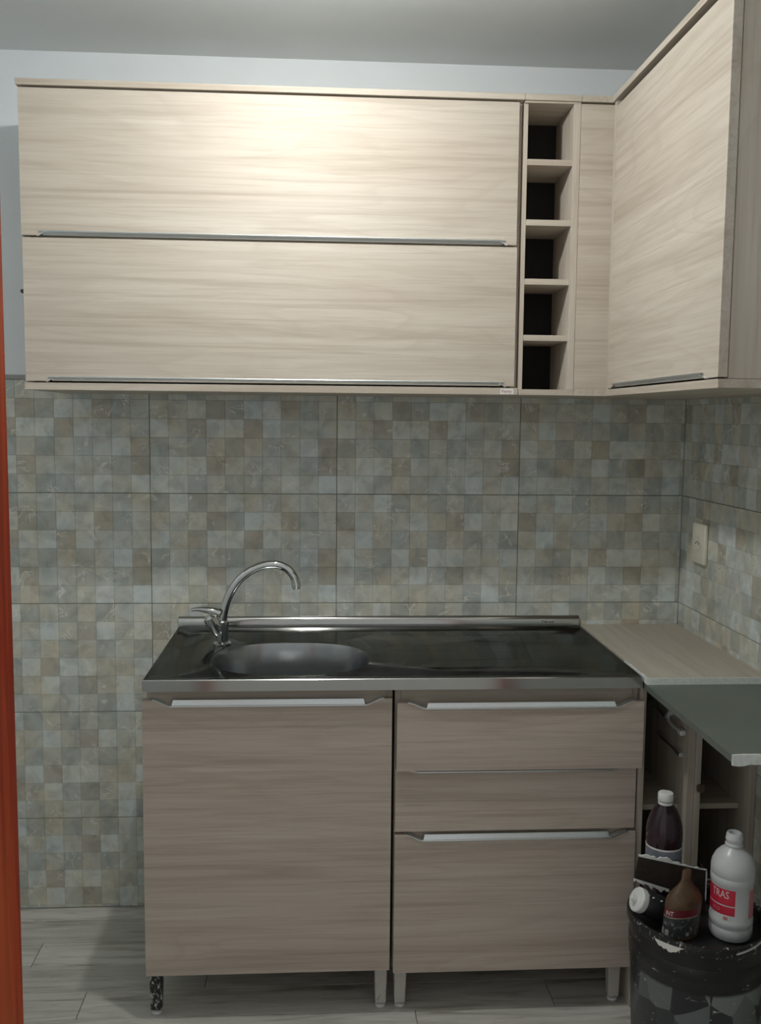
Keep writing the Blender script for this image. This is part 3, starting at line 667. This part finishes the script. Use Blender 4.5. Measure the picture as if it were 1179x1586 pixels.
# white bottle with red label
wx, wy, wr = 1.327, -0.855, 0.0465; fz = facing(wx, wy)
wb = thing('white_bottle', 'white plastic bottle with a red label standing in the bucket', 'bottle', (wx, wy, ZL))
m, nt, b = new_mat('milky_plastic'); b.inputs['Base Color'].default_value = (0.62, 0.64, 0.66, 1); b.inputs['Roughness'].default_value = 0.28
nt.links.new(ramp(nt, noise(nt, coords(nt, (1,1,1)), 20, 2), [(0.3, (0.60, 0.62, 0.64)), (0.7, (0.66, 0.68, 0.69))]), b.inputs['Base Color'])
b.inputs['Subsurface Weight'].default_value = 0.15; b.inputs['Subsurface Radius'].default_value = (0.02, 0.02, 0.02); b.inputs['Subsurface Scale'].default_value = 0.3
M_MILK = m
obj('body', lathe(bmesh.new(), [(0.036, 0.0), (0.043, 0.003), (0.0462, 0.012), (wr, 0.026), (0.0445, 0.029), (0.0445, 0.031), (wr, 0.034), (wr, 0.046), (0.0448, 0.049), (0.0448, 0.124), (wr, 0.127), (wr, 0.140), (0.0452, 0.1425), (wr, 0.145),
    (wr, 0.158), (0.0445, 0.170), (0.0385, 0.183), (0.029, 0.194), (0.0195, 0.201), (0.0165, 0.204), (0.0165, 0.208)], (wx, wy, ZL), 48), M_MILK, wb, True)
bm = lathe(bmesh.new(), [(0.0190, 0.206), (0.0190, 0.209), (0.0172, 0.211), (0.0172, 0.216), (0.0185, 0.218), (0.0185, 0.222), (0.0172, 0.224), (0.0172, 0.230), (0.0150, 0.234), (0.0128, 0.234), (0.0120, 0.224)], (wx, wy, ZL), 32)
obj('neck_ring', bm, M_MILK, wb, True)
lr = 0.0449
aE = fz + math.radians(10)
lb = obj('label_sheet', arc_panel(wx, wy, lr, aE-math.radians(130), aE, ZL+0.085, ZL+0.120), M_RED, wb, True); lb['label'] = 'red label block with white lettering'
obj('lettering', text_bm('TRAS', 0.0235, lambda u, v: wrap(wx, wy, lr+0.0006, aE-math.radians(42))(u*0.75, ZL+0.1005+v)), M_WPRINT, lb)
l2 = obj('label_sheet', arc_panel(wx, wy, lr, aE-math.radians(130), aE, ZL+0.063, ZL+0.082), M_RED, wb, True)
obj('lettering', text_bm('ICO', 0.011, lambda u, v: wrap(wx, wy, lr+0.0006, aE-math.radians(52))(u, ZL+0.069+v)), plain('pink_print', (0.70, 0.40, 0.42), 0.5), l2)
l2 = obj('label_sheet', arc_panel(wx, wy, lr, fz+math.radians(52), fz+math.radians(95), ZL+0.055, ZL+0.118), M_PINK, wb, True)
bm = arc_panel(wx, wy, lr, aE-math.radians(36), aE-math.radians(11), ZL+0.0505, ZL+0.061, n=6)
l3 = obj('hazard_box', bm, M_WPRINT, wb, True)
bm = arc_panel(wx, wy, lr+0.0005, aE-math.radians(30), aE-math.radians(18), ZL+0.0520, ZL+0.0595, n=4)
obj('symbol', bm, M_PINK, l3, True)

# dark bottle with white cap
dx, dy_, dr = 1.219, -0.7245, 0.0415; fd = facing(dx, dy_)
db = thing('dark_bottle', 'dark purple bottle with a white screw cap behind the torn cardboard', 'bottle', (dx, dy_, ZL))
m, nt, b = new_mat('dark_purple_liquid'); M_PLUM = m
nt.links.new(ramp(nt, noise(nt, coords(nt, (1,1,1)), 14, 2), [(0.3, (0.020, 0.010, 0.016)), (0.7, (0.035, 0.016, 0.024))]), b.inputs['Base Color']); b.inputs['Roughness'].default_value = 0.10
obj('body', lathe(bmesh.new(), [(0.032, 0.0), (0.039, 0.003), (dr, 0.012), (dr, 0.060), (0.0405, 0.063), (0.0405, 0.158), (dr, 0.162), (dr, 0.182), (0.0395, 0.200), (0.0335, 0.220), (0.0245, 0.238), (0.0165, 0.247), (0.0150, 0.252)], (dx, dy_, ZL), 44), M_PLUM, db, True)
bm = lathe(bmesh.new(), [(0.0165, 0.247), (0.0170, 0.250), (0.0170, 0.2535), (0.0150, 0.254)], (dx, dy_, ZL), 28); obj('neck_ring', bm, M_WHITEP, db, True)
bm = lathe(bmesh.new(), [(0.0152, 0.2538), (0.0152, 0.2560)], (dx, dy_, ZL), 28); obj('seal_band', bm, M_BLACKP, db, True)
bm = lathe(bmesh.new(), [(0.0172, 0.2558), (0.0178, 0.257), (0.0176, 0.270), (0.0165, 0.2735), (0.0130, 0.2745)], (dx, dy_, ZL), 28); obj('cap', bm, M_WHITEP, db, True)
lb = obj('label_sheet', arc_panel(dx, dy_, 0.0406, fd-math.radians(120), fd+math.radians(120), ZL+0.066, ZL+0.152, n=28), plain('silver_grey_label', (0.20, 0.22, 0.26), 0.35, amt=0.1), db, True)
obj('label_stripe', arc_panel(dx, dy_, 0.0411, fd-math.radians(118), fd+math.radians(118), ZL+0.148, ZL+0.1518, n=28), M_WPRINT, lb, True)
obj('emblem', arc_panel(dx, dy_, 0.0411, fd+math.radians(6), fd+math.radians(44), ZL+0.108, ZL+0.119, n=8), M_RED, lb, True)

# brown bottle with printed label
ox, oy = 1.214, -0.8535; fo = facing(ox, oy)
ob = thing('brown_bottle', 'stubby brown bottle with a dark printed label in the bucket', 'bottle', (ox, oy, ZL))
def oval(bm, prof, c_, n=40, k=0.60, rot=0.35, lean=(0.0, 0.0)):
    lathe(bm, prof, (0, 0, 0), n)
    Mx = Matrix.Rotation(rot, 3, 'Z')
    for v_ in bm.verts:
        h = v_.co.z; q = Mx @ Vector((v_.co.x, v_.co.y*k, h)); v_.co = Vector((c_[0]+q.x+lean[0]*h, c_[1]+q.y+lean[1]*h, c_[2]+h))
    return bm
M_BROWN = plain('brown_plastic', (0.105, 0.060, 0.030), 0.4, nscale=40, amt=0.35)
LEAN = (0.07, 0.0)
obj('body', oval(bmesh.new(), [(0.040, 0.0), (0.0450, 0.002), (0.0460, 0.008), (0.0460, 0.078), (0.044, 0.088), (0.036, 0.100), (0.022, 0.113), (0.0125, 0.126), (0.0115, 0.130), (0.0115, 0.146), (0.0095, 0.150)], (ox, oy, ZL), lean=LEAN), M_BROWN, ob, True)
def oval_panel(a0, a1, z0, z1, th, n=18, R0=0.0460, k=0.60, rot=0.35):
    bm = bmesh.new(); Mx = Matrix.Rotation(rot, 2)
    def P(a, q, z):
        d = Vector((math.cos(a), math.sin(a)*1.0)); v2 = Mx @ Vector((d.x*q, d.y*q*k)); return (ox+v2.x+LEAN[0]*z, oy+v2.y+LEAN[1]*z, ZL+z)
    rr = [[bm.verts.new(P(a0+(a1-a0)*i/n, q, z)) for i in range(n+1)] for q, z in ((R0, z0), (R0+th, z0), (R0+th, z1), (R0, z1))]
    for p, q in zip(rr, rr[1:]):
        for i in range(n): bm.faces.new((p[i], p[i+1], q[i+1], q[i]))
    return bm
fr = -PI/2 - 0.35 - 0.2
m, nt, b = new_mat('dark_printed_label'); f = noise(nt, coords(nt, (1, 1, 0.7)), 120, 3, 0.7)
nt.links.new(ramp(nt, f, [(0.52, (0.045, 0.05, 0.05)), (0.60, (0.16, 0.17, 0.165)), (0.66, (0.34, 0.35, 0.34))]), b.inputs['Base Color']); b.inputs['Roughness'].default_value = 0.35
lb = obj('label_sheet', oval_panel(fr-1.35, fr+1.05, 0.008, 0.053, 0.0005), m, ob, True)
l2 = obj('label_band', oval_panel(fr-1.35, fr+0.95, 0.054, 0.071, 0.0005), plain('dark_red_band', (0.16, 0.014, 0.022), 0.4), ob, True)
obj('label_stripe', oval_panel(fr-1.35, fr+1.0, 0.0525, 0.0545, 0.0009), plain('tan_line', (0.35, 0.32, 0.24), 0.5), lb, True)
def owrap(u, v):
    k, rot = 0.60, 0.35; q = 0.0468; a = fr-0.72 + u/0.041; Mx = Matrix.Rotation(rot, 2)
    v2 = Mx @ Vector((math.cos(a)*q, math.sin(a)*q*k)); return (ox+v2.x+LEAN[0]*v, oy+v2.y+LEAN[1]*v, ZL+v)
obj('lettering', text_bm('INT', 0.0145, lambda u, v: owrap(u, 0.0575+v)), M_WPRINT, l2)
for (u0, u1, z0, z1) in ((-1.30, -1.05, 0.012, 0.026), (-0.92, -0.62, 0.012, 0.025), (0.35, 0.52, 0.012, 0.020)):
    obj('print_block', oval_panel(fr+u0, fr+u1, z0, z1, 0.0009, n=4), plain('pale_print', (0.42, 0.43, 0.42), 0.4), lb, True)

# dark tube lying with its white nozzle cap on the rim
A = Vector((1.192, -0.802, 0.3860)); Bv = Vector((1.112, -0.812, 0.4250)); ax = (Bv-A).normalized()
tb = thing('lying_tube', 'black tube lying on its side with a white nozzle cap', 'tube', A)
obj('body', lathe(bmesh.new(), [(0.020, -0.002), (0.0265, 0.0), (0.0275, 0.004), (0.0275, 0.050), (0.025, 0.054), (0.016, 0.056)], A, 32, axis=ax), M_BLACKP, tb, True)
bm = lathe(bmesh.new(), [(0.019, 0.0545), (0.0265, 0.0555), (0.0275, 0.0575), (0.0275, 0.069), (0.0255, 0.0715), (0.008, 0.0725), (0.0072, 0.083), (0.0055, 0.0855)], A, 32, axis=ax)
obj('cap', bm, M_WHITEP, tb, True)
bm = bmesh.new()
for k in range(4):
    a = Vector((0, -0.5, 1)).normalized(); q = A + ax*(0.012+0.011*k) + a*0.0274 + Vector((0, -0.004+0.004*(k % 2), 0))
    bmesh.ops.create_icosphere(bm, subdivisions=1, radius=0.0035, matrix=Matrix.Translation(q) @ Matrix.Diagonal((1.4, 1, 0.35, 1)))
obj('paint_flecks', bm, M_WPRINT, tb, True)

# torn cardboard standing between the bottles
M_CARD = plain('dark_brown_cardboard', (0.030, 0.022, 0.016), 0.7, nscale=50, amt=0.3)
cb = thing('torn_cardboard', 'dark torn cardboard box piece with ragged white edges between the bottles', 'cardboard', (1.24, -0.771, ZL))
CY0, CY1 = -0.7735, -0.7700
tl, trr = (1.1435, 0.4985), (1.3035, 0.4610)
def lerp(a, b_, t): return (a[0]+(b_[0]-a[0])*t, a[1]+(b_[1]-a[1])*t)
lowL, lowR = (1.1345, 0.4470), (1.2170, 0.4190)
outl = [tl, trr, (1.3030, ZL), (1.2250, ZL), lowR, lowL]
obj('panel', prism(bmesh.new(), outl, 1, CY0, CY1), M_CARD, cb)
obj('side_flap', prism(bmesh.new(), [(1.3000, CY1), (1.3035, CY1), (1.3085, CY1+0.040), (1.3050, CY1+0.040)], 2, ZL, 0.458), M_CARD, cb)
def ragged(p, q, wmax, up_, n=22, peak=0.3):
    pts = []; pts2 = []
    for k in range(n+1):
        t = k/n; c_ = lerp(p, q, t); e = wmax*(0.25+0.75*random.random())*(0.45+0.55*math.exp(-((t-peak)/0.25)**2))
        pts.append(c_); pts2.append((c_[0], c_[1] + up_*e))
    return pts + list(reversed(pts2))
obj('torn_edge', prism(bmesh.new(), ragged(tl, trr, 0.012, 1, peak=0.35), 1, CY0-0.0008, CY1), M_EDGE, cb)
obj('torn_edge', prism(bmesh.new(), ragged(lowL, lowR, 0.020, -1, peak=0.7), 1, CY0-0.0008, CY1), M_EDGE, cb)
obj('torn_edge', prism(bmesh.new(), [(1.3010, 0.4600), (1.3045, 0.4600), (1.3050, 0.395), (1.3030, 0.388), (1.3015, 0.400)], 1, CY0-0.0008, CY1), M_EDGE, cb)
